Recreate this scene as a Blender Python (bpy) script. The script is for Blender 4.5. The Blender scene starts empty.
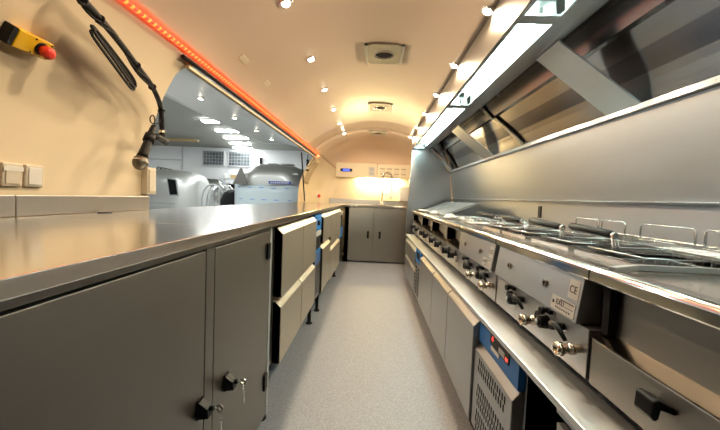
import bpy, bmesh, math, random
from mathutils import Vector, Matrix
random.seed(7)
SC = bpy.context.scene
COL = SC.collection
PI = math.pi

# ------------------------------------------------------------------ materials
def mat(name, base, rough=.5, metal=0.0, emit=None, es=0.0, grain=None, gs=.02, noise=None, coat=0.0, aniso=.65, spec=.5):
    m = bpy.data.materials.new(name); m.use_nodes = True
    nt = m.node_tree; b = nt.nodes['Principled BSDF']
    b.inputs['Base Color'].default_value = (*base, 1)
    b.inputs['Roughness'].default_value = rough
    b.inputs['Metallic'].default_value = metal
    b.inputs['Specular IOR Level'].default_value = spec
    b.inputs['Coat Weight'].default_value = coat; b.inputs['Coat Roughness'].default_value = .17
    if emit:
        b.inputs['Emission Color'].default_value = (*emit, 1)
        b.inputs['Emission Strength'].default_value = es
    if grain or noise:
        tc = nt.nodes.new('ShaderNodeTexCoord'); mp = nt.nodes.new('ShaderNodeMapping')
        nt.links.new(tc.outputs['Object'], mp.inputs['Vector'])
        nz = nt.nodes.new('ShaderNodeTexNoise'); nt.links.new(mp.outputs['Vector'], nz.inputs['Vector'])
        nz.inputs['Scale'].default_value = 1; nz.inputs['Detail'].default_value = 3
        if grain:                       # brushed metal: long streaks along the grain
            mp.inputs['Scale'].default_value = grain
            mr = nt.nodes.new('ShaderNodeMapRange')
            mr.inputs['To Min'].default_value = max(.04, rough-gs); mr.inputs['To Max'].default_value = rough+gs
            nt.links.new(nz.outputs['Fac'], mr.inputs['Value']); nt.links.new(mr.outputs['Result'], b.inputs['Roughness'])
            mx = nt.nodes.new('ShaderNodeMix'); mx.data_type = 'RGBA'
            mx.inputs[6].default_value = (*[c*.96 for c in base], 1); mx.inputs[7].default_value = (*[min(1, c*1.04) for c in base], 1)
            nt.links.new(nz.outputs['Fac'], mx.inputs[0]); nt.links.new(mx.outputs[2], b.inputs['Base Color'])
            b.inputs['Anisotropic'].default_value = aniso       # brushed: highlights smear across the grain
            tv = nt.nodes.new('ShaderNodeCombineXYZ')
            for q, c_ in enumerate((.8,0,.6) if grain[1] < 10 else ((0,1,0) if grain[2] < 10 else (0,.7,.714))): tv.inputs[q].default_value = c_
            nt.links.new(tv.outputs[0], b.inputs['Tangent'])
        else:
            sc, c2 = noise
            mp.inputs['Scale'].default_value = (sc, sc, sc)
            mx = nt.nodes.new('ShaderNodeMix'); mx.data_type = 'RGBA'
            mx.inputs[6].default_value = (*base, 1); mx.inputs[7].default_value = (*c2, 1)
            cr = nt.nodes.new('ShaderNodeMapRange'); cr.inputs['From Min'].default_value = .35; cr.inputs['From Max'].default_value = .65
            nt.links.new(nz.outputs['Fac'], cr.inputs['Value']); nt.links.new(cr.outputs['Result'], mx.inputs[0])
            nt.links.new(mx.outputs[2], b.inputs['Base Color'])
    return m

M = {}
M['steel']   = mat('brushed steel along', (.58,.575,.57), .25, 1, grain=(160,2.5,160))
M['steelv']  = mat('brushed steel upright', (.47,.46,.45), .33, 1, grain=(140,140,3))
M['doorl']   = mat('brushed steel cabinet door', (.20,.19,.175), .38, 1, grain=(160,2.5,160), gs=.03)
M['doorf']   = mat('far cabinet door steel', (.33,.31,.28), .40, 1, grain=(160,2.5,160))
M['nose']    = mat('polished front edge steel', (.50,.49,.47), .13, 1)
M['drawer']  = mat('brushed steel drawer front', (.68,.61,.49), .42, .72, grain=(140,140,3), gs=.06)
M['doorr']   = mat('satin steel fridge door', (.41,.415,.425), .36, 1, grain=(160,2.5,160))
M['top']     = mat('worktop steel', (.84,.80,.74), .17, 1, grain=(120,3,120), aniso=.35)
M['low']     = mat('low counter steel', (.66,.68,.70), .36, 1, grain=(120,3,120))
M['hood']    = mat('hood steel', (.36,.36,.37), .22, 1, grain=(150,2,150), gs=.05)
M['hoodsat'] = mat('hood satin steel', (.40,.415,.44), .36, 1, grain=(150,3,150), gs=.05)
M['chrome']  = mat('chrome', (.85,.84,.82), .08, 1)
M['wire']    = mat('bright wire', (.62,.62,.62), .25, 1)
M['lin_shade']    = mat('shaded lining steel', (.16,.16,.175), .20, 1, grain=(150,2,150))  # lining steel darkened to paint the dark reflected bands
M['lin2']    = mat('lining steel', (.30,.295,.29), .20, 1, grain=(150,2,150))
M['nickel']  = mat('nickel plated brass', (.72,.62,.50), .16, 1)
M['dark']    = mat('dark void metal', (.012,.012,.013), .8, spec=.2)
M['black']   = mat('black plastic', (.009,.009,.010), .38, spec=.15)
M['rubber']  = mat('black rubber', (.008,.008,.009), .6, spec=.2)
M['cream']   = mat('cream lining', (.79,.665,.475), .42, spec=.45)
M['ceil']    = mat('cream ceiling lining', (.79,.605,.44), .40, coat=.55)
M['box']     = mat('cream panel', (.78,.67,.48), .45)
M['hatchm']  = mat('hatch lining', (.60,.60,.59), .32, .85)
M['grey']    = mat('light grey edge', (.45,.46,.47), .5)
M['floor']   = mat('speckled vinyl', (.20,.205,.235), .48, noise=(230, (.335,.342,.375)))
M['blue']    = mat('blue plastic', (.02,.16,.50), .4)
M['blue2']   = mat('bright blue film', (.03,.27,.78), .45)
M['white']   = mat('white plastic', (.75,.74,.71), .45)
M['label']   = mat('silver sticker', (.55,.54,.52), .4)
M['ink']     = mat('black print', (.02,.02,.02), .5)
M['yellow']  = mat('yellow plastic', (.83,.50,.015), .38)
M['red']     = mat('red plastic', (.75,.035,.012), .35)
M['beige']   = mat('beige socket plastic', (.62,.56,.46), .5)
M['tan']     = mat('tan panel', (.50,.40,.27), .5)
M['reddig']  = mat('red digits', (.5,.02,.01), .5, emit=(1,.05,.03), es=2.5)
M['bluelcd'] = mat('blue lcd', (.02,.03,.5), .3, emit=(.05,.12,1), es=1.6)
M['tube']    = mat('fluorescent tube', (1,1,1), .5, emit=(.90,1,.97), es=24)
M['tray']    = mat('white lamp reflector', (.86,.90,.88), .35)
M['lens']    = mat('halogen lamp', (1,1,1), .5, emit=(1,.86,.66), es=38)
M['sinklamp']= mat('warm strip lamp', (1,1,1), .5, emit=(1,.78,.38), es=150)
M['hlamp']   = mat('hangar tube', (1,1,1), .5, emit=(.95,1,.98), es=80)
M['alu']     = mat('polished aluminium skin', (.80,.80,.78), .36, .8)
M['aluc']    = mat('mirror aluminium', (.85,.85,.85), .06, 1)
M['film']    = mat('pale protective film', (.70,.80,.85), .35)
M['hwall']   = mat('hangar white wall', (.74,.75,.76), .7, noise=(.9, (.68,.69,.70)))
M['hceil']   = mat('hangar ceiling sheet', (.36,.36,.32), .7)
M['hfloor']  = mat('hangar concrete', (.5,.5,.49), .5)
M['orange']  = mat('painted girder', (.45,.30,.12), .6)
M['wood']    = mat('pale timber', (.50,.38,.22), .6)

def led_mat():
    m = bpy.data.materials.new('led strip'); m.use_nodes = True; nt = m.node_tree
    b = nt.nodes['Principled BSDF']; tc = nt.nodes.new('ShaderNodeTexCoord'); sx = nt.nodes.new('ShaderNodeSeparateXYZ')
    nt.links.new(tc.outputs['Object'], sx.inputs[0])
    mu = nt.nodes.new('ShaderNodeMath'); mu.operation = 'MULTIPLY'; mu.inputs[1].default_value = 2*PI*34
    si = nt.nodes.new('ShaderNodeMath'); si.operation = 'SINE'
    nt.links.new(sx.outputs['Y'], mu.inputs[0]); nt.links.new(mu.outputs[0], si.inputs[0])
    mr = nt.nodes.new('ShaderNodeMapRange'); mr.inputs['From Min'].default_value = -.2; mr.inputs['From Max'].default_value = .9
    nt.links.new(si.outputs[0], mr.inputs['Value'])
    mx = nt.nodes.new('ShaderNodeMix'); mx.data_type = 'RGBA'
    mx.inputs[6].default_value = (1,.018,.006,1); mx.inputs[7].default_value = (1,.085,.010,1)
    nt.links.new(mr.outputs[0], mx.inputs[0]); nt.links.new(mx.outputs[2], b.inputs['Emission Color'])
    mr2 = nt.nodes.new('ShaderNodeMapRange'); mr2.inputs['To Min'].default_value = 3; mr2.inputs['To Max'].default_value = 6.5
    nt.links.new(mr.outputs[0], mr2.inputs['Value']); nt.links.new(mr2.outputs[0], b.inputs['Emission Strength'])
    b.inputs['Base Color'].default_value = (.3,.05,.02,1)
    return m
M['led'] = led_mat()

def glass_mat():
    m = bpy.data.materials.new('lamp cover glass'); m.use_nodes = True; nt = m.node_tree
    nt.nodes.remove(nt.nodes['Principled BSDF']); out = nt.nodes['Material Output']
    t = nt.nodes.new('ShaderNodeBsdfTransparent'); t.inputs[0].default_value = (.88,.97,.95,1)
    g = nt.nodes.new('ShaderNodeBsdfGlossy'); g.inputs['Roughness'].default_value = .03
    mx = nt.nodes.new('ShaderNodeMixShader'); mx.inputs[0].default_value = .05
    nt.links.new(t.outputs[0], mx.inputs[1]); nt.links.new(g.outputs[0], mx.inputs[2])
    nt.links.new(mx.outputs[0], out.inputs['Surface'])
    return m
M['glass'] = glass_mat()

def brick_mat():
    m = bpy.data.materials.new('glass block window'); m.use_nodes = True; nt = m.node_tree; b = nt.nodes['Principled BSDF']
    tc = nt.nodes.new('ShaderNodeTexCoord'); mp = nt.nodes.new('ShaderNodeMapping'); mp.inputs['Rotation'].default_value = (PI/2,0,0)
    br = nt.nodes.new('ShaderNodeTexBrick'); br.offset = 0
    br.inputs['Color1'].default_value = (.04,.05,.055,1); br.inputs['Color2'].default_value = (.09,.10,.11,1); br.inputs['Mortar'].default_value = (.26,.27,.28,1)
    br.inputs['Scale'].default_value = 1; br.inputs['Brick Width'].default_value = .2; br.inputs['Row Height'].default_value = .2; br.inputs['Mortar Size'].default_value = .014
    nt.links.new(tc.outputs['Object'], mp.inputs[0]); nt.links.new(mp.outputs[0], br.inputs[0]); nt.links.new(br.outputs['Color'], b.inputs['Base Color'])
    b.inputs['Roughness'].default_value = .25
    return m
M['blocks'] = brick_mat()
M['ventp'] = mat('vent plate', (.36,.34,.27), .4, .8)

# ------------------------------------------------------------------ mesh builder
class MB:
    def __init__(s): s.v = []; s.f = []; s.sm = []
    def add(s, vs, fs, smooth=False):
        n = len(s.v); s.v += [tuple(p) for p in vs]
        for f in fs: s.f.append(tuple(i+n for i in f)); s.sm.append(smooth)
        return s
    def box(s, x0,x1,y0,y1,z0,z1):
        vs = [(x,y,z) for x in (x0,x1) for y in (y0,y1) for z in (z0,z1)]
        return s.add(vs, [(0,1,3,2),(4,6,7,5),(0,4,5,1),(2,3,7,6),(0,2,6,4),(1,5,7,3)])
    def prism(s, poly, axis, c0, c1, smooth=False):
        def P(a,b,c): return {'x':(c,a,b),'y':(a,c,b),'z':(a,b,c)}[axis]
        n = len(poly); vs = [P(a,b,c0) for a,b in poly]+[P(a,b,c1) for a,b in poly]
        fs = [tuple(range(n)), tuple(range(2*n-1,n-1,-1))]
        s.add(vs, fs)
        m = len(s.v)-2*n
        for i in range(n):
            j = (i+1)%n; s.f.append((m+i,m+j,m+n+j,m+n+i)); s.sm.append(smooth)
        return s
    def tube(s, pts, r, n=8, closed=False, caps=True):
        pts = [Vector(p) for p in pts]; N = len(pts); rings = []
        up = None
        for i,p in enumerate(pts):
            if closed: t = (pts[(i+1)%N]-pts[i-1])
            else: t = pts[min(i+1,N-1)]-pts[max(i-1,0)]
            t.normalize()
            if up is None: up = t.orthogonal().normalized()
            up = (up - t*up.dot(t)); up = up.normalized() if up.length > 1e-6 else t.orthogonal().normalized()
            w = t.cross(up); rr = r[i] if isinstance(r,(list,tuple)) else r
            rings.append([p+(up*math.cos(2*PI*k/n)+w*math.sin(2*PI*k/n))*rr for k in range(n)])
        b = len(s.v); s.v += [tuple(q) for R_ in rings for q in R_]
        for i in range(N if closed else N-1):
            j = (i+1)%N
            for k in range(n):
                s.f.append((b+i*n+k, b+i*n+(k+1)%n, b+j*n+(k+1)%n, b+j*n+k)); s.sm.append(True)
        if caps and not closed:
            s.f.append(tuple(b+k for k in range(n))); s.sm.append(False)
            s.f.append(tuple(b+(N-1)*n+k for k in range(n-1,-1,-1))); s.sm.append(False)
        return s
    def lathe(s, prof, o, d, n=20, smooth=True, ring=False):
        o = Vector(o); d = Vector(d).normalized(); u = d.orthogonal().normalized(); w = d.cross(u)
        b = len(s.v)
        for (r,h) in prof:
            for k in range(n):
                a = 2*PI*k/n; s.v.append(tuple(o+d*h+(u*math.cos(a)+w*math.sin(a))*r))
        N = len(prof)
        for i in range(N if ring else N-1):
            for k in range(n):
                j = (i+1)%N; s.f.append((b+i*n+k,b+i*n+(k+1)%n,b+j*n+(k+1)%n,b+j*n+k)); s.sm.append(smooth and not ring)
        if ring: return s
        s.f.append(tuple(b+k for k in range(n))); s.sm.append(False)
        s.f.append(tuple(b+(len(prof)-1)*n+k for k in range(n-1,-1,-1))); s.sm.append(False)
        return s
    def cyl(s, p0, p1, r, n=16):
        p0, p1 = Vector(p0), Vector(p1); return s.lathe([(r,0),(r,(p1-p0).length)], p0, p1-p0, n)
    def grid(s, rows, smooth=True):
        b = len(s.v); m = len(rows[0])
        for r in rows: s.v += [tuple(p) for p in r]
        for i in range(len(rows)-1):
            for j in range(m-1):
                s.f.append((b+i*m+j,b+i*m+j+1,b+(i+1)*m+j+1,b+(i+1)*m+j)); s.sm.append(smooth)
        return s

def root_loc(p):
    while p.parent: p = p.parent
    return p.location.copy()

def obj(name, mb, m, parent=None, bevel=0, label=None, solid=0, origin=None, local=False, recalc=True):
    me = bpy.data.meshes.new(name)
    L = Vector((0,0,0))
    if not local:
        if parent: L = root_loc(parent)
        elif origin is not None: L = Vector(origin)
        else:
            xs, ys, zs = zip(*mb.v); L = Vector(((min(xs)+max(xs))/2, (min(ys)+max(ys))/2, min(zs)))
    me.from_pydata([tuple(Vector(v)-L) for v in mb.v], [], mb.f)
    for p, sm in zip(me.polygons, mb.sm): p.use_smooth = sm
    if recalc:
        bm = bmesh.new(); bm.from_mesh(me); bmesh.ops.recalc_face_normals(bm, faces=bm.faces); bm.to_mesh(me); bm.free()
    me.materials.append(M[m] if isinstance(m, str) else m)
    o = bpy.data.objects.new(name, me); COL.objects.link(o)
    if parent: o.parent = parent
    elif not local: o.location = L
    if solid:
        md = o.modifiers.new('s','SOLIDIFY'); md.thickness = abs(solid); md.offset = 1 if solid > 0 else -1
    if bevel:
        md = o.modifiers.new('b','BEVEL'); md.width = bevel; md.segments = 2; md.limit_method = 'ANGLE'; md.angle_limit = .7
    if label: o['label'] = label
    return o

def tag(o, label, cat, group=None, kind=None):
    o['label'] = label; o['category'] = cat
    if group: o['group'] = group
    if kind: o['kind'] = kind
    return o
def thing(name, label, cat, loc=(0,0,0), rot=None, group=None):
    o = bpy.data.objects.new(name, None); COL.objects.link(o); o.location = loc; o.empty_display_size = .05
    if rot: o.rotation_euler = rot
    return tag(o, label, cat, group)
def struct(name, mb, m, **k):
    o = obj(name, mb, m, **k); o['kind'] = 'structure'; return o
def copy_tree(o, parent=None):
    c = o.copy(); COL.objects.link(c)
    if parent: c.parent = parent
    for ch in list(o.children): copy_tree(ch, c)
    return c
def text_obj(name, s, size, m, parent, mtx, ext=.0003):
    cu = bpy.data.curves.new(name,'FONT'); cu.body = s; cu.size = size; cu.extrude = ext; cu.align_x = 'LEFT'
    t = bpy.data.objects.new(name, cu); COL.objects.link(t)
    dg = bpy.context.evaluated_depsgraph_get(); me = bpy.data.meshes.new_from_object(t.evaluated_get(dg))
    bpy.data.objects.remove(t)
    me.transform(mtx); me.materials.clear(); me.materials.append(M[m])
    o = bpy.data.objects.new(name, me); COL.objects.link(o); o.parent = parent
    return o

# ------------------------------------------------------------------ the shell of the trailer
A, B, XL, ZL = 1.12, .95, -.85, 1.62
Y0, Y1, YE = -1.2, 5.95, 5.25
def kx(y): return 1 if y <= YE else .62+.38*math.sqrt(max(0, 1-((y-YE)/(Y1-YE))**2.6))
def kz(y): return 1 if y <= YE else .60+.40*math.sqrt(max(0, 1-((y-YE)/(Y1-YE))**2.6))
def sh(th, y, off=0):
    return ((A-off)*math.cos(th)*kx(y), y, 1+(B-off)*math.sin(th)*kz(y))
def ysteps(a, b, n): return [a+(b-a)*i/n for i in range(n+1)]
ENDY = [YE+(Y1-YE)*math.sin(PI/2*i/12) for i in range(1,13)]
thL = math.acos(XL/A)                       # the led line on the left
mb = MB()
thR = math.acos(.50/A)                      # the lining stops at the hood fascia, beyond it the hood has its own lining
mb.grid([[sh(t, y) for t in [thR+(thL-thR)*i/40 for i in range(41)]] for y in [Y0, 0, 1.5, 3, 4.2, 4.66]])
mb.grid([[sh(t, y) for t in [thL*i/48 for i in range(49)]] for y in [4.66, 4.9, YE]+ENDY])
ceil_o = struct('ceiling', mb, 'ceil', solid=-.03, recalc=False)
# right wall below the springing
mb = MB(); mb.grid([[(A*kx(y), y, z) for z in (0,.5,1.0)] for y in [Y0, YE]+ENDY])
struct('wall_right', mb, 'cream')
# left wall with the serving hatch cut out (curved surface, rounded corners)
th_top = math.acos(-.875/A)                 # top edge of the opening
def s2p(s, y):                              # s<=1: height below the springing, above it the arc
    if s <= 1: return (-A*kx(y), y, s)
    th = PI-(s-1)
    return sh(th, y)
s_led, s_top, s_bot, R_ = 1+PI-thL, 1+PI-th_top, .872, .10
YA, YB, RB = 1.555, 5.04, .22
def opening(y):
    if y <= YA or y >= YB: return None
    hi = s_top
    if y < YA+R_: hi = s_top-R_+math.sqrt(max(0, R_**2-(YA+R_-y)**2))
    if y > YB-RB: hi = s_top-RB+math.sqrt(max(0, RB**2-(y-(YB-RB))**2))
    return s_bot, hi
def warp(y, s):                             # the near edge leans: further away near the worktop
    k = max(0, 1-abs(y-YA)/(.7 if y < YA else 1.2)); k = k*k*(3-2*k)
    return y+.105*(1-min(1, max(0, (s-1)/.62)))*k
ys = [Y0,0,.6]+ysteps(.85,YA,8)+[YA+R_*(1-math.cos(PI/2*i/12)) for i in range(1,13)]+ysteps(1.75,2.8,8)+ysteps(3.2,4.6,4)+[YB-RB+RB*math.sin(PI/2*i/14) for i in range(15)]+[YE]+ENDY
def col(y, lo, hi, n): return [s2p(lo+(hi-lo)*i/n, warp(y, lo+(hi-lo)*i/n)) for i in range(n+1)]
mb = MB()
for a, b in zip(ys, ys[1:]):
    ea, eb = opening(a+1e-5), opening(b-1e-5)
    if ea and eb:
        mb.grid([col(a,0,ea[0],8), col(b,0,eb[0],8)]); mb.grid([col(a,ea[1],s_led,12), col(b,eb[1],s_led,12)])
    else:
        def full(y): return col(y,0,s_bot,8)[:-1]+[s2p(q, warp(y,q)) for q in ysteps(s_bot, s_top-R_, 14)][:-1]+[s2p(q, warp(y,q)) for q in ysteps(s_top-R_, s_led, 12)]
        mb.grid([full(a), full(b)])
me_o = struct('wall_left', mb, 'cream')
bm = bmesh.new(); bm.from_mesh(me_o.data); bmesh.ops.remove_doubles(bm, verts=bm.verts, dist=1e-4); bmesh.ops.recalc_face_normals(bm, faces=bm.faces); bm.to_mesh(me_o.data); bm.free()
struct('wall_back', MB().box(-.80,.80,5.95,5.97,0,1.60), 'cream')
struct('wall_front', MB().box(-1.13,1.13,-1.24,-1.2,0,1.97), mat('dark grey front lining', (.13,.13,.135), .5))
struct('floor', MB().box(-1.14,1.14,-1.22,5.96,-.05,0), 'floor')
# hatch rail and light strip
mb = MB()
mb.tube([(-.862,y,1.590) for y in (1.5,3,5.02)], .009, 8)
struct('trim_1', mb, 'dark')
mb = MB().box(-.893,-.868,1.56,5.03,1.562,1.574)
struct('trim_2', mb, 'wood')
mb = MB(); e = .010
mb.prism([(XL+.004,ZL-.012),(XL+.013,ZL-.008),(XL+.016,ZL-.002),(XL+.008,ZL+.001)], 'y', -1.0, 5.04)
tag(obj('led_strip', mb, 'led', origin=(XL,0,ZL)), 'long glowing orange and red light strip running along the ceiling above the serving hatch', 'light strip')

# ------------------------------------------------------------------ left side
wt = 'steel'
# near worktop with upstand
t = thing('worktop', 'near stainless worktop section with a raised upstand under the microphone', 'worktop', (-.74,-.1,.875))
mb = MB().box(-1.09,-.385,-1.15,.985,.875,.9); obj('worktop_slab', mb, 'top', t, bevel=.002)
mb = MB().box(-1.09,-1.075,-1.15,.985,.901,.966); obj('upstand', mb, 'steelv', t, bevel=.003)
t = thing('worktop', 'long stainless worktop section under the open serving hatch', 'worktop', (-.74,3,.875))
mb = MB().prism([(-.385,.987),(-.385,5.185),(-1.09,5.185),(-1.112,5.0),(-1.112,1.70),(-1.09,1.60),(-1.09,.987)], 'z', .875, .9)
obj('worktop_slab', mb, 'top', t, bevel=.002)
mb = MB().box(-1.09,-1.075,.987,1.60,.901,.966); obj('upstand', mb, 'steelv', t, bevel=.003)
g = tag(obj('cable_grommet', MB().lathe([(.02,0),(.022,.002),(.016,.003)], (-1.045,1.29,.9005), (0,0,1), 20), 'black'), 'flat black cable grommet in the worktop beside the upstand', 'grommet')
g.scale = (1,1.3,1)

# cupboard with the two locked doors
t = thing('base_cabinet', 'dark brushed steel cupboard with two locked doors under the near worktop', 'cabinet', (-.7,.2,0))
mb = MB().box(-1.06,-.428,-1.1,1.335,.09,.873); obj('body', mb, 'doorl', t)
mb = MB().box(-1.04,-.50,-1.08,1.32,0,.089); obj('plinth', mb, 'dark', t)
mb = MB().box(-.427,-.405,-1.1,1.345,.858,.873).box(-.427,-.405,.821,.864,.098,.857); obj('face_frame', mb, 'doorl', t, bevel=.001)
def door(y0,y1):
    return obj('door', MB().box(-.4265,-.405,y0,y1,.096,.853), 'doorl', t, bevel=.0015)
doors = [door(-.5,.245), door(.25,.817), door(.868,1.338)]
def lock(d, y, z):
    mb = MB().box(-.4045,-.400,y-.014,y+.014,z-.024,z+.024)
    mb.prism([(-.400,z+.020),(-.378,z+.004),(-.376,z-.018),(-.400,z-.022)], 'y', y-.013, y+.013)
    mb.cyl((-.378,y,z+.002),(-.368,y,z+.002),.007,12)
    obj('lock', mb, 'black', d, bevel=.001)
lock(doors[1], .795, .468); lock(doors[2], .945, .452)
for z in (.245,.775): obj('hinge', MB().box(-.4045,-.398,1.300,1.334,z-.032,z+.032), 'black', doors[2], bevel=.002)
obj('edge_strip', MB().box(-.44,-.405,1.348,1.372,.09,.873), 'grey', t, bevel=.001, label='pale grey edge strip')
def keys(y, z, lab):
    t = thing('key_ring', lab, 'keys', (-.366,y,z))
    x = -.366
    def key(px,py,pz, hang):
        mb = MB()
        if hang:
            mb.lathe([(.004,-.0012),(.0095,-.0012),(.0095,.0012),(.004,.0012)], (px,py,pz), (1,.35,0), 14, ring=True)
            mb.box(px-.001,px+.001,py-.0022,py+.0022,pz-.036,pz-.006).box(px-.001,px+.001,py,py+.0045,pz-.034,pz-.028)
        else:
            mb.lathe([(.004,-.0012),(.0105,-.0012),(.0105,.0012),(.004,.0012)], (px+.013,py,pz), (.25,1,0), 14, ring=True)
            mb.box(px-.003,px+.005,py-.001,py+.001,pz-.0022,pz+.0022)
        return mb
    obj('key', key(x,y,z,False), 'chrome', t); obj('key', key(x+.015,y+.002,z-.028,True), 'chrome', t)
    mb = MB().tube([(x+.014+.0*k, y+.007*math.sin(2*PI*k/14)+.001, z-.013+.009*math.cos(2*PI*k/14)) for k in range(14)], .0008, 6, closed=True)
    obj('ring', mb, 'chrome', t)
keys(.795,.470, 'silver keys hanging from the lock of the wide cupboard door, lower in the photo')
keys(.945,.454, 'silver keys hanging from the lock of the narrow cupboard door by the black hinges')

# drawers / doors of refrigerators: sg=-1 left row, +1 right row
def lipfront(xf, y0, y1, z0, z1, sg, dep=.04, lip=.028):
    xb = xf+sg*dep
    return MB().prism([(xb,z0),(xf,z0),(xf,z1-lip),(xf+sg*lip*.95,z1),(xb,z1)], 'y', y0, y1)
def foot(parent, x, y, h):
    mb = MB().cyl((x,y,.012),(x,y,h),.014,12); mb.lathe([(.026,0),(.026,.006),(.016,.014)], (x,y,.0005), (0,0,1), 16)
    obj('foot', mb, 'black', parent)
t = thing('refrigerated_counter', 'raised refrigerated drawer unit beside the locked cupboard, with four big drawers', 'refrigerator', (-.7,2.05,0))
obj('body', MB().box(-1.05,-.428,1.40,2.665,.24,.868), 'steelv', t, bevel=.002)
for (y0,y1) in ((1.465,1.905),(1.915,2.36)):
    obj('drawer', lipfront(-.385,y0,y1,.545,.855,-1), 'drawer', t, bevel=.002)
    obj('drawer', lipfront(-.385,y0,y1,.245,.545-.018,-1), 'drawer', t, bevel=.002)
p = obj('compressor_grille', MB().box(-.427,-.40,2.375,2.66,.245,.60), 'dark', t)
mb = MB()
for i in range(13): mb.box(-.3995,-.394,2.385,2.65,.255+i*.026,.265+i*.026)
obj('louvre', mb, 'steelv', p); p['label'] = 'dark louvred grille'
obj('control_panel', MB().box(-.427,-.398,2.375,2.66,.745,.865), 'blue2', t)
obj('name_plate', MB().box(-.427,-.397,2.375,2.66,.70,.735), 'white', t)
obj('vent_panel', MB().box(-.427,-.402,2.375,2.66,.60,.695), 'dark', t)
obj('blue_panel', MB().box(-.4265,-.3965,2.385,2.65,.50,.60), 'blue2', t)
obj('control_knob', MB().cyl((-.398,2.5,.80),(-.385,2.5,.80),.018), 'black', t)
for x in (-.46,-1.0):
    for y in (1.45,2.60): foot(t, x, y, .24)
t = thing('refrigerated_counter', 'far refrigerated unit near the sink with tall doors and bright drawer lips', 'refrigerator', (-.7,3.6,0))
obj('body', MB().box(-1.05,-.428,2.69,4.60,.17,.868), 'steelv', t, bevel=.002)
for (y0,y1,zs,zb) in ((2.70,3.205,.60,.215),(3.22,3.68,.50,.19),(3.69,4.15,.50,.18)):
    obj('drawer', lipfront(-.385,y0,y1,zs+.02,.855,-1), 'drawer', t, bevel=.002)
    obj('drawer', lipfront(-.385,y0,y1,zb,zs,-1), 'drawer', t, bevel=.002)
obj('compressor_grille', MB().box(-.427,-.40,4.16,4.59,.18,.47), 'dark', t)
obj('blue_panel', MB().box(-.427,-.398,4.16,4.59,.475,.60), 'blue2', t)
obj('upper_grille', MB().box(-.427,-.40,4.16,4.59,.605,.76), 'dark', t)
obj('name_plate', MB().box(-.427,-.397,4.16,4.59,.765,.81), 'white', t)
for x in (-.45,-1.0):
    for y in (2.9,4.2): foot(t, x, y, .17)

# ------------------------------------------------------------------ the sink end
t = thing('sink_cabinet', 'wide steel sink cupboard with two doors across the far end', 'cabinet', (.05,5.5,0))
obj('body', MB().box(-.42,.62,5.225,5.90,.05,.848), 'doorl', t)
for (y0,y1,hx) in ((-.355,.022,-.055),(.026,.52,.125)):
    d = obj('door', MB().box(y0,y1,5.20,5.223,.025,.842), 'doorf', t, bevel=.002)
    mb = MB().box(hx-.016,hx+.016,5.188,5.199,.38,.49); obj('handle', mb, 'black', d, bevel=.003)
obj('corner_post', MB().box(-.42,-.36,5.20,5.224,.0,.848), 'steelv', t)
t = thing('sink_counter', 'stainless sink counter with raised back edge under the bright wall', 'worktop', (0,5.5,.852))
obj('counter_slab', MB().prism([(-1.06*kx(y),y) for y in ysteps(5.19,5.90,12)]+[(1.06*kx(y),y) for y in reversed(ysteps(5.19,5.90,12))], 'z', .852, .885), 'top', t, bevel=.002)
obj('upstand', MB().box(-.76,.76,5.885,5.90,.886,.965), 'steel', t, bevel=.003)
mb = MB()
mb.box(-.02,.42,5.32,5.33,.886,.890).box(-.02,.42,5.62,5.63,.886,.890).box(-.02,-.01,5.33,5.62,.886,.890).box(.41,.42,5.33,5.62,.886,.890)
obj('sink_rim', mb, 'chrome', t)
obj('basin', MB().box(-.01,.41,5.33,5.62,.8855,.8865), 'dark', t)
# pre rinse spray tap
t = thing('spray_tap', 'tall arched chrome spray tap standing behind the sink', 'tap', (.15,5.68,.885))
obj('tap_base', MB().lathe([(.035,0),(.035,.01),(.022,.03),(.018,.10)], (.15,5.68,.886), (0,0,1), 16), 'chrome', t)
obj('riser', MB().cyl((.15,5.68,.98),(.15,5.68,1.32),.010), 'chrome', t)
arc = [(.225-.075*math.cos(PI*i/16), 5.68, 1.33+.10*math.sin(PI*i/16)) for i in range(17)]+[(.30,5.68,1.27),(.302,5.68,1.18)]
coil = []
arcv = [Vector(p) for p in arc]
for i in range(len(arcv)-1):
    for k in range(12):
        a = k/12; p = arcv[i].lerp(arcv[i+1], a); d = (arcv[i+1]-arcv[i]).normalized(); u = Vector((0,1,0)); w = d.cross(u)
        ang = 2*PI*(k/12)*1.0*2; coil.append(p+(u*math.cos(ang)+w*math.sin(ang))*.013)
obj('spring', MB().tube(coil, .0028, 5), 'chrome', t)
obj('hose', MB().tube(arc, .008, 8), 'rubber', t)
mb = MB().lathe([(.010,0),(.016,.05),(.014,.11),(.026,.16),(.026,.175)], (.302,5.68,1.18), (0,0,-1), 16)
mb.tube([(.30,5.68,1.17),(.335,5.67,1.13),(.325,5.67,1.07)], .004, 6)
obj('spray_head', mb, 'chrome', t)
obj('lever', MB().tube([(.15,5.68,1.06),(.20,5.66,1.08),(.245,5.66,1.06)], .007, 8), 'chrome', t)
obj('wall_bracket', MB().tube([(.15,5.68,1.20),(.23,5.69,1.205),(.30,5.68,1.19)], .005, 6), 'chrome', t)

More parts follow.
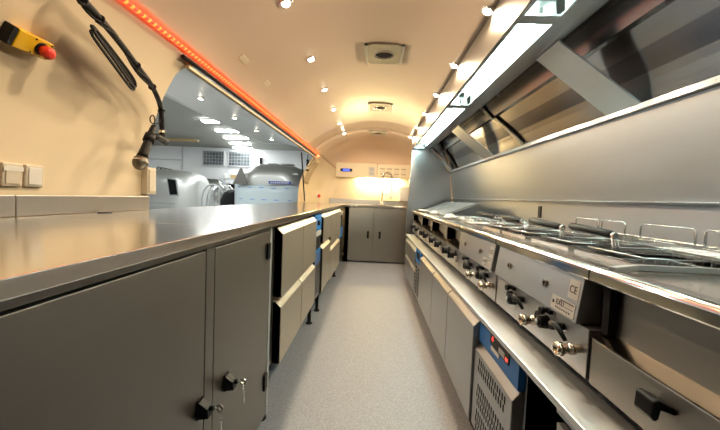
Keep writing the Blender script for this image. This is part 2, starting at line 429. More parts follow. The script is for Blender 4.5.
# control box over the sink
t = thing('control_box', 'long cream control box on the end wall over the sink', 'wall unit', (0,5.87,1.34))
obj('box_left', MB().box(-.655,.045,5.84,5.948,1.34,1.585), 'box', t, bevel=.006)
vb = obj('box_right', MB().box(.05,.64,5.84,5.948,1.335,1.58), 'box', t, bevel=.006)
mb = MB()
for r in range(2):
    for i in range(4): mb.box(.10+i*.12,.185+i*.12,5.835,5.84,1.49-r*.085,1.515-r*.085)
    for i in range(4): mb.box(.10+i*.12,.185+i*.12,5.835,5.84,1.455-r*.085,1.462-r*.085)
obj('vent_slots', mb, 'tan', vb)
d = obj('display', MB().box(-.578,-.375,5.828,5.839,1.435,1.485), 'black', t)
obj('screen', MB().box(-.535,-.42,5.825,5.828,1.443,1.477), 'bluelcd', d); d['label'] = 'black display with a glowing blue screen'
sw = obj('socket_plate', MB().box(-.095,.015,5.829,5.839,1.375,1.53), 'beige', t, bevel=.002)
obj('socket', MB().box(-.075,-.005,5.822,5.829,1.46,1.515).box(-.075,-.005,5.822,5.829,1.39,1.445), 'grey', sw, bevel=.003)
l = tag(obj('under_box_lamp', MB().box(-.25,.45,5.868,5.90,1.318,1.333), 'sinklamp'), 'bright warm strip lamp under the cream control box', 'lamp')
t = thing('sink_button', 'small round red button on the far corner wall beside the hatch', 'button', (-.86,5.60,1.0))
obj('mount', MB().lathe([(.038,0),(.038,.012)], (-.905,5.58,1.0), (.75,-.66,0), 16), 'white', t)
obj('button', MB().lathe([(.027,.012),(.030,.03),(.02,.04)], (-.905,5.58,1.0), (.75,-.66,0), 16), 'red', t)
tag(obj('wall_socket', MB().box(-1.06,-1.045,5.19,5.30,.98,1.06), 'beige', bevel=.003), 'small beige socket at the far end of the hatch opening', 'socket')
mb = MB()
rows = []
for y in ysteps(5.28,5.52,6): rows.append([(lambda p: (p[0]+.012, p[1]-.004, p[2]))(s2p(s, y)) for s in ysteps(1.20,1.62,8)])
mb.grid(rows); tag(obj('curved_panel', mb, 'tan', solid=-.004), 'tan curved cover panel on the far corner wall past the hatch', 'panel')
tag(obj('towel_dispenser', MB().box(.44,.58,5.70,5.93,.97,1.20), 'white', bevel=.01), 'white wall dispenser right of the sink, beside the steel partition', 'dispenser')

# ------------------------------------------------------------------ right side: low refrigerated counter
tag(obj('low_counter', MB().box(.43,1.08,-1.15,4.29,.547,.565), 'low', bevel=.002), 'long low stainless counter under the cooking equipment', 'worktop')
t = thing('refrigerated_counter', 'low refrigerated counter with three steel doors and a vented compressor panel', 'refrigerator', (.75,1.97,0))
obj('body', MB().box(.476,1.07,.995,2.945,.095,.545), 'steelv', t, bevel=.002)
for (y0,y1) in ((1.375,1.845),(1.855,2.32),(2.33,2.94)):
    obj('door', lipfront(.43,y0,y1,.105,.525,1,.045,.03), 'doorr', t, bevel=.002)
    if y0 < 2: pass
bp = obj('control_panel', MB().box(.452,.474,.998,1.362,.445,.543), 'blue', t, bevel=.001)
obj('display', MB().box(.449,.4518,1.065,1.235,.488,.528), 'black', bp)
x = .4485
rot = Matrix(((0,0,-1,x),(-1,0,0,1.222),(0,1,0,.506),(0,0,0,1)))
text_obj('digits', '-5', .024, 'reddig', bp, Matrix.Translation(-t.location) @ rot, .0004)
obj('indicator', MB().box(.4482,.449,1.075,1.092,.494,.504), 'reddig', bp)
obj('button_row', MB().box(.4482,.449,1.10,1.15,.492,.512), 'grey', bp)
obj('rating_label', MB().box(.4495,.4518,1.15,1.225,.470,.483), 'white', bp)
gp = obj('vented_door', MB().prism([(.474,.105),(.438,.105),(.438,.412),(.462,.44),(.474,.44)], 'y', 1.0, 1.362), 'doorr', t, bevel=.002)
for gz in (.385,.285,.185):
    mb = MB()
    for r in range(3 if gz < .38 else 2):
        for k in range(13):
            z = gz-r*.030; y = 1.045+k*.021+(r%2)*.008
            mb.prism([(y,z-.012),(y+.009,z-.012),(y+.009,z+.012),(y,z+.012)], 'x', .4372, .4385)
    obj('vent_slots', mb, 'dark', gp)
for y in (1.05,2.88):
    for x in (.52,1.0): foot(t, x, y, .096)
t = thing('refrigerated_counter', 'far low refrigerated unit with small drawers and a blue control panel', 'refrigerator', (.75,3.6,0))
obj('body', MB().box(.476,1.07,2.955,4.255,.095,.545), 'steelv', t, bevel=.002)
for (y0,y1) in ((3.29,3.76),(3.77,4.245)):
    obj('drawer', lipfront(.43,y0,y1,.345,.525,1,.045,.03), 'doorr', t, bevel=.002)
    obj('drawer', lipfront(.43,y0,y1,.105,.330,1,.045,.03), 'doorr', t, bevel=.002)
b2 = obj('control_panel', MB().box(.436,.474,2.962,3.28,.42,.543), 'blue2', t)
obj('display', MB().box(.432,.436,3.02,3.20,.46,.52), 'black', b2)
g2 = obj('compressor_grille', MB().box(.436,.474,2.962,3.28,.105,.41), 'doorr', t)
for j in range(2):
    mb = MB()
    for i in range(8): mb.box(.4345,.4365,3.0+j*.13,3.10+j*.13,.13+i*.033,.148+i*.033)
    obj('vent_slots', mb, 'dark', g2)
for y in (3.05,4.15):
    for x in (.52,1.0): foot(t, x, y, .096)
t = thing('drawer_unit', 'low steel drawer unit at the bottom right past the dark gap', 'refrigerator', (.75,.1,0))
obj('body', MB().box(.50,1.07,-1.1,.79,.095,.545), 'dark', t)
for y0,y1 in ((.22,.782),(-.36,.212)):
    d = obj('drawer', MB().box(.448,.499,y0,y1,.10,.498), 'doorr', t, bevel=.002)
    obj('top_rail', MB().box(.446,.499,y0,y1,.522,.544), 'doorr', t, bevel=.001)
for y in (-.9,.72):
    for x in (.54,1.0): foot(t, x, y, .096)
tag(obj('gap_shade_sheet', MB().box(.95,1.0,.80,.985,.0,.545), 'dark'), 'black sheet standing in for the shade in the gap between the two low fridge units', 'panel')  # black sheet stands in for the shade of the empty gap

# ------------------------------------------------------------------ cooking equipment
XN, ZT = .50, .866
def nosing_prof():
    return [(.56,.832),(XN+.002,.832),(XN,.835)]+[(XN+.016-.016*math.cos(a*PI/20), .8505+.016*math.sin(a*PI/20)) for a in range(11)]+[(XN+.022,.8655),(XN+.03,.861),(.56,.861)]
def top_with_well(parent, y0, y1, wells):
    mb = MB().prism(nosing_prof(), 'y', y0, y1); obj('front_nosing', mb, 'nose', parent)
    mb = MB()
    x0, x1 = .56, 1.075
    if not wells: mb.box(x0,x1,y0,y1,.845,.861)
    else:
        wx0, wx1 = .63, .93
        mb.box(x0,wx0,y0,y1,.845,.861).box(wx1,x1,y0,y1,.845,.861)
        edges = [y0]+[e for w in wells for e in w]+[y1]
        for i in range(0,len(edges),2): mb.box(wx0,wx1,edges[i],edges[i+1],.845,.861)
    obj('top_plate', mb, 'top', parent)
    for w in wells:
        wx0, wx1 = .63,.93
        mb = MB()
        mb.box(wx0-.004,wx0,w[0],w[1],.70,.868).box(wx1,wx1+.004,w[0],w[1],.70,.868)
        mb.box(wx0-.004,wx1+.004,w[0]-.004,w[0],.70,.868).box(wx0-.004,wx1+.004,w[1],w[1]+.004,.70,.868)
        mb.box(wx0,wx1,w[0],w[1],.70,.704)
        obj('tank', mb, 'steel', parent)
def valve(parent, y, z):
    mb = MB().lathe([(.010,0),(.010,.012),(.014,.014),(.014,.024),(.012,.026),(.012,.040),(.016,.042),(.016,.058),(.010,.058),(.010,.044)], (.512,y,z), (-1,0,-.05), 18)
    v = obj('drain_valve', mb, 'nickel', parent); obj('bore', MB().lathe([(.0095,0),(.0095,.002)], (.467,y,z-.0025), (-1,0,-.05), 14), 'black', v)
def round_knob(parent, y, z, r=.019):
    mb = MB().lathe([(r*1.05,0),(r*1.05,.006),(r,.008),(r*.95,.024),(r*.55,.026),(r*.5,.03)], (.513,y,z), (-1,0,0), 12, smooth=False)
    mb.lathe([(r*.85,0),(r*.8,.014)], (.513,y+r*1.7,z+.006), (-1,0,0), 12)
    k = obj('knob', mb, 'black', parent, bevel=.001)
    obj('knob_cap', MB().lathe([(r*.42,.0),(r*.3,.003)], (.4825,y,z), (-1,0,0), 12), 'grey', k)
def push_knob(parent, y, z):
    obj('igniter', MB().lathe([(.006,0),(.006,.016),(.011,.018),(.010,.028)], (.513,y,z), (-1,0,0), 10).box(.503,.513,y-.018,y+.012,z-.006,z+.005), 'black', parent)
def lever(parent, y, z):
    mb = MB().cyl((.513,y,z),(.478,y,z),.010,12)
    mb.tube([(.482,y+.002,z+.008),(.478,y-.02,z+.012),(.480,y-.042,z+.004),(.488,y-.056,z-.016)], [.0075,.007,.0065,.005], 8)
    obj('drain_lever', mb, 'black', parent)
def fryer(y0, y1, label, first):
    t = thing('deep_fryer', label, 'fryer', (.8,(y0+y1)/2,.566))
    obj('body', MB().box(.545,1.07,y0+.002,y1-.002,.60,.698), 'steelv', t)
    h = (y1-y0)/2
    wells = [(y0+.03,y0+h-.02),(y0+h+.02,y1-.03)]
    top_with_well(t, y0+.001, y1-.001, wells)
    pe = y0+.035
    up = obj('upper_panel', MB().prism([(.50,.716),(.515,.829),(.60,.829),(.60,.716)], 'y', pe, y1-.004), 'doorr', t, bevel=.001)
    obj('gap_shade', MB().box(.56,.60,y0+.002,pe-.001,.72,.83), 'dark', t)  # dark block painted as the shade in the gap beside the panel
    obj('control_panel', MB().box(.513,.56,y0+.004,y1-.004,.598,.7145), 'doorr', t, bevel=.001)
    for yy in (y0+.20, y0+.455): obj('sight_hole', MB().lathe([(.006,0),(.0105,0),(.0105,.004),(.006,.004)], (.5065,yy,.775), (-1,0,.12), 18, ring=True), 'nickel', up)
    for yy in (y0+.20, y0+.455): obj('hole_centre', MB().lathe([(.006,0),(.006,.002)], (.5065,yy,.775), (-1,0,.12), 18), 'black', up)
    for (ig,kn,lv,vl) in ((.178,.188,.105,.030),(.425,.405,.345,.225)):
        push_knob(t, y0+ig, .702); round_knob(t, y0+kn, .666); lever(t, y0+lv, .684); valve(t, y0+vl, .658)
    # stickers on the front
    Mx = Matrix.Translation(-t.location)
    def face(ya, z):   # text frame on the tilted panel, reading towards -y
        n = Vector((-1,0,.132)).normalized(); r = Vector((0,-1,0)); u = n.cross(r)*1
        x = .50+(z-.716)*.1327-.0012
        return Mx @ Matrix(((r.x,u.x,n.x,x),(r.y,u.y,n.y,ya),(r.z,u.z,n.z,z),(0,0,0,1)))
    def plate(ya,yb,za,zb,name):
        def X(z): return .50+(z-.716)*.1327
        mb = MB().prism([(X(za)-.0008,za),(X(zb)-.0008,zb),(X(zb)+.001,zb),(X(za)+.001,za)], 'y', ya, yb)
        return obj(name, mb, 'label', up)
    s1 = plate(pe+.010,pe+.052,.768,.815,'approval_sticker')
    text_obj('lettering', 'CE', .027, 'ink', s1, face(pe+.049,.783))
    s2 = plate(pe+.012,pe+.118,.722,.758,'maker_sticker')
    text_obj('lettering', 'EXU', .020, 'ink', s2, face(pe+.096,.738))
    def X(z): return .50+(z-.716)*.1327-.0010
    mb = MB().box(X(.753)-.0006,X(.753)+.0008,pe+.018,pe+.078,.7525,.7545)
    mb.box(X(.741)-.0006,X(.741)+.0008,pe+.018,pe+.052,.740,.7412)
    mb.lathe([(.005,0),(.005,.0006)], (X(.741)+.0004,pe+.108,.741), (-1,0,.13), 12)
    for i in range(7): mb.box(X(.730)-.0004,X(.730)+.0008,pe+.03+i*.010,pe+.034+i*.010,.7275,.7325)
    obj('emblem', mb, 'ink', s2)
    return t
fr1 = fryer(.79, 1.375, 'nearer twin deep fryer with the maker sticker and black drain levers', True)
fr2 = fryer(1.380, 1.955, 'farther twin deep fryer, next to the hob with the open fronts', False)

# nearest tank with the drawer front
t = thing('bain_marie', 'nearest cooking unit with a black drawer pull and a copper toned ledge', 'cooker', (.8,.2,.566))
y0, y1 = -.35, .786
mb = MB().prism(nosing_prof(), 'y', y0, y1); obj('front_nosing', mb, 'nose', t)
obj('top_plate', MB().box(.56,1.075,y0,y1,.845,.858), 'top', t)
mb = MB().prism([(.520,.775),(.60,.868),(1.05,.868),(1.05,.882),(.60,.882),(.512,.786)], 'z', .859, .8725)
obj('raised_rim', MB().prism([(.862,.775),(.862,.785)], 'x', .5,.6) if False else mb, 'steel', t) if False else None
mb = MB()
mb.add([(.525,.74,.862),(.60,.775,.862),(1.05,.775,.862),(1.05,.785,.862),(.595,.785,.862),(.515,.748,.862),
        (.525,.74,.8725),(.60,.775,.874),(1.05,.775,.874),(1.05,.785,.874),(.595,.785,.874),(.515,.748,.8725)],
       [(0,1,2,3,4,5),(11,10,9,8,7,6)]+[(i,(i+1)%6,6+(i+1)%6,6+i) for i in range(6)])
obj('raised_rim', mb, 'low', t)
obj('back_panel', MB().box(.553,.57,y0,y1,.702,.843), 'doorl', t)
obj('side_panel', MB().box(.535,.552,.765,y1,.714,.830), 'dark', t)
mb = MB().prism([(.514,.6995),(.514,.702),(.553,.713),(.553,.6995)], 'y', y0, y1); obj('ledge', mb, 'nickel', t)
obj('body', MB().box(.555,1.07,y0,y1,.60,.699), 'dark', t)
d = obj('drawer', MB().box(.514,.549,y0+.003,y1-.003,.595,.699), 'doorl', t, bevel=.002)
mb = MB().prism([(.514,.672),(.484,.686),(.476,.683),(.474,.655),(.480,.648),(.487,.652),(.490,.668),(.514,.660)], 'y', .562,.602)
obj('pull', mb, 'black', d, bevel=.003)

# hob units with open fronts
def hob(y0, y1, label):
    t = thing('hob_unit', label, 'cooker', (.8,(y0+y1)/2,.566), group='open fronted hob units')
    obj('front_nosing', MB().prism(nosing_prof(), 'y', y0+.001, y1-.001), 'nose', t)
    obj('top_plate', MB().box(.56,1.075,y0+.001,y1-.001,.845,.861), 'top', t)
    mb = MB().box(.515,.61,y0+.002,y0+.03,.74,.83).box(.515,.61,y1-.03,y1-.002,.74,.83).box(.575,.61,y0+.002,y1-.002,.735,.84)
    obj('recess_frame', mb, 'drawer', t)
    obj('drip_ledge', MB().prism([(.513,.716),(.513,.726),(.574,.752),(.574,.716)], 'y', y0+.002, y1-.002), 'nickel', t)
    obj('control_panel', MB().box(.515,.56,y0+.002,y1-.002,.598,.7145), 'doorr', t, bevel=.001)
    obj('body', MB().box(.562,1.07,y0+.004,y1-.004,.60,.714), 'steelv', t)
    n = 2
    for k in range(n):
        yc = y0+(y1-y0)*(.28+.42*k)
        mb = MB().lathe([(.026,0),(.026,.008),(.022,.010),(.021,.032),(.012,.035)], (.514,yc,.675), (-1,0,0), 14)
        mb.box(.468,.480,yc-.005,yc+.005,.655,.697)
        obj('knob', mb, 'black', t)
        mb = MB().box(.500,.5145,yc-.055,yc-.030,.640,.672)
        obj('rating_plate', mb, 'label', t)
    return t
hob(1.96,2.365,'narrow open-fronted hob unit next to the farther fryer')
hob(2.37,2.945,'open-fronted hob unit, second from the farther fryer')
hob(2.95,3.525,'open-fronted hob unit, third from the farther fryer, below the slanted lids')
hob(3.53,4.28,'open-fronted hob unit at the far end against the steel partition')
# slanted lids
for (ya,yb,lab) in ((3.12,3.86,'nearer slanted grey steel lid leaning on the back wall over the hobs'),(3.88,4.44,'farther slanted grey steel lid leaning on the back wall by the partition')):
    t = thing('slanted_plate', lab, 'lid', (.8,(ya+yb)/2,.868), group='slanted hob lids')
    mb = MB().prism([(.655,.868),(.665,.862),(.96,.984),(.955,.992)], 'y', ya, yb)
    obj('lid_sheet', mb, 'low', t, bevel=.001)
    obj('edge_strip', MB().prism([(.650,.872),(.655,.869),(.957,.993),(.954,.998)], 'y', ya, ya+.012), 'chrome', t)
for (x,y,lab) in ((.62,3.40,'squat white cap on the hob top in front of the farther lid'),(.60,2.66,'squat white cap on the hob top in front of the nearer lid')):
    tag(obj('white_dome', MB().lathe([(.045,0),(.047,.012),(.034,.02),(.03,.032),(.01,.036)], (x,y,.8665), (0,0,1), 18), 'white'), lab, 'cap')
tag(obj('folded_cloth', MB().box(.565,.645,3.95,4.22,.867,.884), 'white', bevel=.006), 'folded white cloth on the far hob top beside the partition', 'cloth')
for i,(y,x) in enumerate(((2.2,.75),(2.55,.78),(2.90,.80))):
    mb = MB()
    for k in range(5): mb.tube([(x-.11+k*.055,y-.13,.874),(x-.11+k*.055,y+.13,.874)], .004, 6)
    mb.tube([(x-.13,y-.13,.870),(x+.13,y-.13,.870),(x+.13,y+.13,.870),(x-.13,y+.13,.870)], .005, 6, closed=True)
    tag(obj('pan_grate', mb, 'wire'), ['wire pan grate nearest the fryers on the hob top','middle wire pan grate on the hob top','wire pan grate nearest the slanted lids'][i], 'grate', 'pan grates on the hobs')

# fry baskets
def basket(yc, L, hy0, hy1, label):
    x0, x1 = .655, .905; ya, yb = yc-L/2, yc+L/2
    t = thing('fry_basket', label, 'basket', ((x0+x1)/2,yc,.78), group='fry baskets')
    mb = MB()
    for z in (.880,.846): mb.tube([(x0,ya,z),(x1,ya,z),(x1,yb,z),(x0,yb,z)], .0032, 6, closed=True)
    obj('rim', mb, 'wire', t)
    mb = MB(); n = 9
    for i in range(n+1):
        x = x0+(x1-x0)*i/n
        mb.tube([(x,ya,.88),(x,ya+.004,.79),(x,yb-.004,.79),(x,yb,.88)], .0014, 4, caps=False)
    for i in range(n+1):
        y = ya+(yb-ya)*i/n
        mb.tube([(x0,y,.88),(x0+.004,y,.79),(x1-.004,y,.79),(x1,y,.88)], .0014, 4, caps=False)
    for z in (.865,.83,.81): mb.tube([(x0,ya,z),(x1,ya,z),(x1,yb,z),(x0,yb,z)], .0014, 4, closed=True)
    obj('wire_mesh', mb, 'wire', t)
    xh = .735
    mb = MB()
    for k in (-1,0,1): mb.tube([(xh+k*.010,yb-.004,.862),(xh+k*.009,yb,.885),(xh+k*.006,yb+.012,.912),(xh+k*.003,hy0,.916)], .0028, 6)
    obj('bracket', mb, 'wire', t)
    h = obj('handle', MB().tube([(xh,hy0,.917),(xh,hy0+.01,.918),(xh+.004,(hy0+hy1)/2,.922),(xh+.008,hy1-.01,.926),(xh+.008,hy1,.926)], [.009,.0125,.0125,.0125,.009], 12), 'black', t)
    obj('collar', MB().lathe([(.009,0),(.011,.004),(.011,.014),(.007,.016)], (xh,hy0-.014,.9165), (0,1,0), 12), 'chrome', h)
    return t
basket(.94,.21,1.060,1.300,'nearest wire fry basket with a thick black handle')
basket(1.225,.21,1.345,1.625,'second nearest wire fry basket, in the nearer twin fryer')
basket(1.53,.21,1.70,2.01,'third nearest wire fry basket, first of the farther twin fryer')
basket(1.81,.21,2.05,2.42,'farthest wire fry basket, its thin black handle reaching over the hobs')
mb = MB()
for k in range(5): mb.tube([(.815+k*.022,.80,.892),(.815+k*.022,1.10,.892)], .0028, 6)
for y in (.80,.95,1.10): mb.tube([(.810,y,.8875),(.911,y,.8875)], .0028, 6)
for y in (.802,1.098): mb.tube([(.910,y,.8875),(.912,y,.863)], .0028, 6)
tag(obj('wire_rack', mb, 'wire'), 'flat rack of parallel bright wires behind the nearest fry basket', 'rack')
# basket hangers
for i,(ya,yb,lab) in enumerate(((.80,1.0,'wire basket hanger nearest the camera on the back wall'),(1.03,1.235,'wire basket hanger behind the nearest fry basket'),
                  (1.31,1.44,'smaller wire basket hanger in the middle behind the fryers'),(1.46,1.62,'wire basket hanger farthest from the camera'))):
    t = thing('basket_hanger', lab, 'hanger', (.95,(ya+yb)/2,.862), group='basket hangers behind the fryers')
    mb = MB().tube([(.95,ya,.8625),(.95,ya,.940),(.95,ya+.008,.947),(.95,yb-.008,.947),(.95,yb,.940),(.95,yb,.8625)], .0032, 8)
    obj('wire_loop', mb, 'wire', t)
    mb = MB().tube([(.92,ya+.03,.8625),(.92,ya+.03,.896),(.92,yb-.03,.896),(.92,yb-.03,.8625)], .0028, 8)
    obj('wire_hook', mb, 'wire', t)
tag(obj('hanging_rail', MB().box(.965,.985,.55,1.66,.8625,.902), 'steel', bevel=.003), 'bright steel rail along the back of the fryers behind the wire hangers', 'rail')
for i,x in enumerate((.70,.745,.79,.835,.88)):
    pass

# splashbacks behind the cookers
t = thing('splashback', 'brushed steel splashback behind the cooking equipment with a narrow ledge', 'splashback', (1.08,2,.865))
obj('lower_sheet', MB().box(1.082,1.09,-1.1,4.63,.868,1.02), 'hoodsat', t)
obj('ledge', MB().box(1.045,1.09,-1.1,4.63,1.021,1.029), 'hood', t, bevel=.002)
obj('upper_sheet', MB().prism([(1.075,1.030),(1.02,1.37),(1.026,1.372),(1.083,1.030)], 'y', -1.1, 4.63), 'hoodsat', t)
obj('cable_slot', MB().box(1.078,1.082,2.22,2.26,.915,.99), 'black', t)
# partition at the end of the cooking line
t = thing('partition', 'tall brushed steel side panel closing the far end of the cooking line', 'partition', (.8,4.69,0))
obj('panel', MB().prism([(.48,0),(.475,.86),(.502,1.675),(.50,1.75),(.75,1.76),(.9,1.55),(1.02,1.37),(1.07,1.0),(1.07,0)], 'y', 4.66, 4.69), 'hoodsat', t, bevel=.002)
obj('edge_trim', MB().prism([(.47,0),(.465,.86),(.473,.86),(.478,0)], 'y', 4.655, 4.70), 'steel', t)
tag(obj('waste_bin', MB().lathe([(.07,0),(.08,.30)], (.42,4.97,0.001), (0,0,1), 20).box(.36,.47,4.9,5.05,.30,.33), 'black'), 'dark bin standing on the floor between the partition and the sink cupboard', 'bin') if False else None

# ------------------------------------------------------------------ extractor hood
t = thing('extractor_hood', 'long stainless extractor hood over the cookers with built-in fluorescent lights', 'hood', (.76,2,1.37))
HY0, HY1 = -1.1, 4.655
obj('fascia', MB().box(.498,.502,HY0,HY1,1.68,1.85), mat('fascia steel', (.20,.175,.15), .42, 1), t)
mb = MB()
zb, zt = 1.68, 1.688
mb.box(.503,.520,HY0,HY1,zb,zt).box(.648,.745,HY0,HY1,zb,zt)
bays = [(-.9,.10),(.15,1.285),(1.345,2.47),(2.56,4.56)]
ed = [HY0]+[e for b in bays for e in b]+[HY1]
for i in range(0,len(ed),2): mb.box(.520,.648,ed[i],ed[i+1],zb,zt)
obj('light_frame', mb, 'hood', t, bevel=.001)
mb = MB().box(.745,.748,HY0,HY1,1.68,1.80)
obj('inner_side', mb, 'hood', t)
for (a,b) in bays:
    g = obj('light_cover', MB().box(.515,.653,a-.004,b+.004,1.6885,1.6905), 'glass', t)
    mb = MB().prism([(.510,1.70),(.515,1.765),(.655,1.765),(.662,1.70),(.664,1.70),(.657,1.768),(.513,1.768),(.508,1.70)], 'y', a, b)
    tr = obj('light_tray', mb, 'tray', t)
    seg = 1 if b-a < 1.3 else 2
    for s in range(seg):
        ya = a+(b-a)*s/seg+.03; yb = a+(b-a)*(s+1)/seg-.03
        for x in (.548,.618): obj('tube_lamp', MB().cyl((x,ya+.0125,1.737),(x,yb-.0125,1.737),.0125,12), 'tube', tr)
        for x in (.548,.618): obj('lamp_holder', MB().box(x-.009,x+.009,ya,ya+.012,1.724,1.762).box(x-.009,x+.009,yb-.012,yb,1.724,1.762), 'white', tr)
for yd in (1.955,3.57): obj('cover_clip', MB().box(.518,.652,yd-.008,yd+.008,1.684,1.688), 'hood', t)
obj('rear_rail', MB().box(.995,1.02,HY0,HY1,1.375,1.402), 'hood', t, bevel=.003)
# inner lining: facets following the shell, steel tones painted for the reflected bands
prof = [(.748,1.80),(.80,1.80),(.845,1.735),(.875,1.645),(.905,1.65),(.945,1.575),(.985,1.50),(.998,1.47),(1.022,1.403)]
nm = ['shaded_facet','filter_strip','lit_facet','channel_facet','shaded_facet','middle_facet','tan_facet','lower_facet']
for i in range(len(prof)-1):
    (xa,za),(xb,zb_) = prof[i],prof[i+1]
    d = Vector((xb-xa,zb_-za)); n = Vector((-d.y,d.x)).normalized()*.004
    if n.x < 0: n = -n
    obj('lining_panel', MB().prism([(xa,za),(xb,zb_),(xb+n.x,zb_+n.y),(xa+n.x,za+n.y)], 'y', HY0, HY1), ['lin_shade','lin_shade','hood','lin_shade','lin2','lin_shade','lin2','lin2'][i], t)
def brace(ya, yb, w):
    # flat bar from the lamp frame down to the rear rail
    p0, p1 = Vector((.735,0,1.676)), Vector((1.0,0,1.398)); d = (p1-p0).normalized(); n = Vector((d.z,0,-d.x))*.004
    vs = []
    for s in (-1,1):
        for p,y in ((p0,ya),(p0,ya+w),(p1,yb+w),(p1,yb)): vs.append((p.x+n.x*s, y, p.z+n.z*s))
    obj('brace', MB().add(vs, [(0,1,2,3),(7,6,5,4)]+[(i,(i+1)%4,4+(i+1)%4,4+i) for i in range(4)]), 'hoodsat', t, bevel=.001)
brace(1.46,1.345,.19); brace(3.10,2.92,.26); brace(4.50,4.42,.12); brace(-.35,-.45,.19)
def rib(y, w, skew):
    mb = MB(); rows = []
    pts = [(.76,1.785)]+[(x-.012,z-.012) for x,z in prof[1:]]
    for (x,z) in pts: rows.append([(x,y+skew*(z-1.4),z),(x,y+w+skew*(z-1.4),z),(x+.01,y+w+skew*(z-1.4),z+.012),(x+.01,y+skew*(z-1.4),z+.012)])
    mb.grid(rows, False); obj('rib', mb, 'doorl', t)
rib(2.36,.045,1.1); rib(4.25,.06,.6)
obj('exhaust_spigot', MB().lathe([(.07,0),(.075,.015),(.06,.02),(.06,-.02)], (.80,2.48,1.775), (-.3,0,-1), 24), 'black', t)
obj('exhaust_spigot', MB().lathe([(.045,0),(.05,.015),(.04,.02)], (.985,4.40,1.455), (-.9,0,-.4), 20), 'black', t)

# ------------------------------------------------------------------ ceiling fittings
def normal_at(x):
    c = x/A; z = B*math.sqrt(1-c*c); n = Vector((-x/A**2,0,-z/B**2)).normalized(); return Vector((x,0,1+z)), n
LY = [.32,.95,1.585,2.21,2.82,3.44,4.08,4.72,5.05]
desc_n = ['behind the camera side','just above the camera','nearest','second nearest','third nearest','fourth nearest','fifth nearest','sixth nearest','farthest']
def downlight(x, y, label, grp, power):
    p, n = normal_at(x); p = Vector((p.x, y, p.z))
    t = thing('downlight', label, 'ceiling light', p, group=grp)
    obj('lamp_ring', MB().lathe([(.030,-.002),(.033,.002),(.030,.008),(.024,.010),(.021,.004)], p, n, 24), 'chrome', t)
    obj('lamp_lens', MB().lathe([(.020,.002),(.019,.010),(.012,.016),(.004,.018)], p, n, 18), 'lens', t)
    L = bpy.data.lights.new('halogen','SPOT'); L.energy = power; L.color = (1,.80,.54); L.shadow_soft_size = .03
    L.spot_size = math.radians(180); L.spot_blend = .25
    o = bpy.data.objects.new('halogen', L); COL.objects.link(o); o.parent = t; o.location = n*.036; o.rotation_euler = n.to_track_quat('-Z','Y').to_euler()
for i,y in enumerate(LY):
    if i in (0,8): continue
    downlight(-.435, y, f'{desc_n[i]} recessed halogen spot in the left ceiling row', 'ceiling spots left row', 14)
    downlight(.478, y, f'{desc_n[i]} recessed halogen spot in the ceiling row beside the hood', 'ceiling spots right row', 14)
def vent(y, label):
    t = thing('ceiling_vent', label, 'vent', (.033,y,1.93), group='square ceiling vents')
    x0,x1,y0,y1 = -.085,.152,y-.15,y+.15
    z = 1.937
    mb = MB(); n = 32; ring = []
    cx, cy, r = (x0+x1)/2, y, .058
    outer = []
    for k in range(n):
        a = 2*PI*(k+.5)/n; c, s = math.cos(a), math.sin(a); m_ = max(abs(c)/((x1-x0)/2-.012), abs(s)/((y1-y0)/2))
        outer.append((cx+c/m_, cy+s/m_)); ring.append((cx+r*c, cy+r*s))
    vs = [(a,b,z) for a,b in outer]+[(a,b,z) for a,b in ring]+[(a,b,z+.006) for a,b in ring]+[(a,b,z+.006) for a,b in outer]
    fs = []
    for k in range(n):
        j = (k+1)%n
        fs += [(k,j,n+j,n+k),(n+k,n+j,2*n+j,2*n+k),(3*n+j,3*n+k,2*n+k,2*n+j),(k,3*n+k,3*n+j,j)]
    obj('plate', MB().add(vs, fs), 'ventp', t)
    obj('duct_opening', MB().lathe([(.062,0),(.062,.001)], (cx,cy,z+.0035), (0,0,1), 28), 'dark', t)
    obj('collar', MB().lathe([(.058,0),(.066,0),(.066,-.004),(.058,-.004)], (cx,cy,z-.001), (0,0,1), 28, ring=True), 'steel', t)
    obj('side_bar', MB().box(x0-.004,x0+.012,y0,y1,1.929,1.944), 'steelv', t, bevel=.001)
    obj('side_bar', MB().box(x1-.012,x1+.004,y0,y1,1.929,1.944), 'steelv', t, bevel=.001)
vent(2.28,'nearest square steel ceiling vent with a dark round opening')
vent(3.58,'middle square steel ceiling vent in the bright patch of ceiling')
vent(4.98,'farthest square steel ceiling vent near the end wall')
for i,(px,y,x) in enumerate(((0,1.853,-.728),(0,2.243,-.725))):
    p,n = normal_at(x); p = Vector((p.x,y,p.z))
    o = tag(obj('flush_plate', MB().prism([(p.x-.013,p.z-.0125),(p.x+.013,p.z+.0065),(p.x+.013,p.z+.012),(p.x-.013,p.z-.006)], 'y', y-.045, y+.045), 'cream'), ['nearer small flush cap on the red-lit side of the ceiling','farther small flush cap on the red-lit side of the ceiling'][i], 'cap')

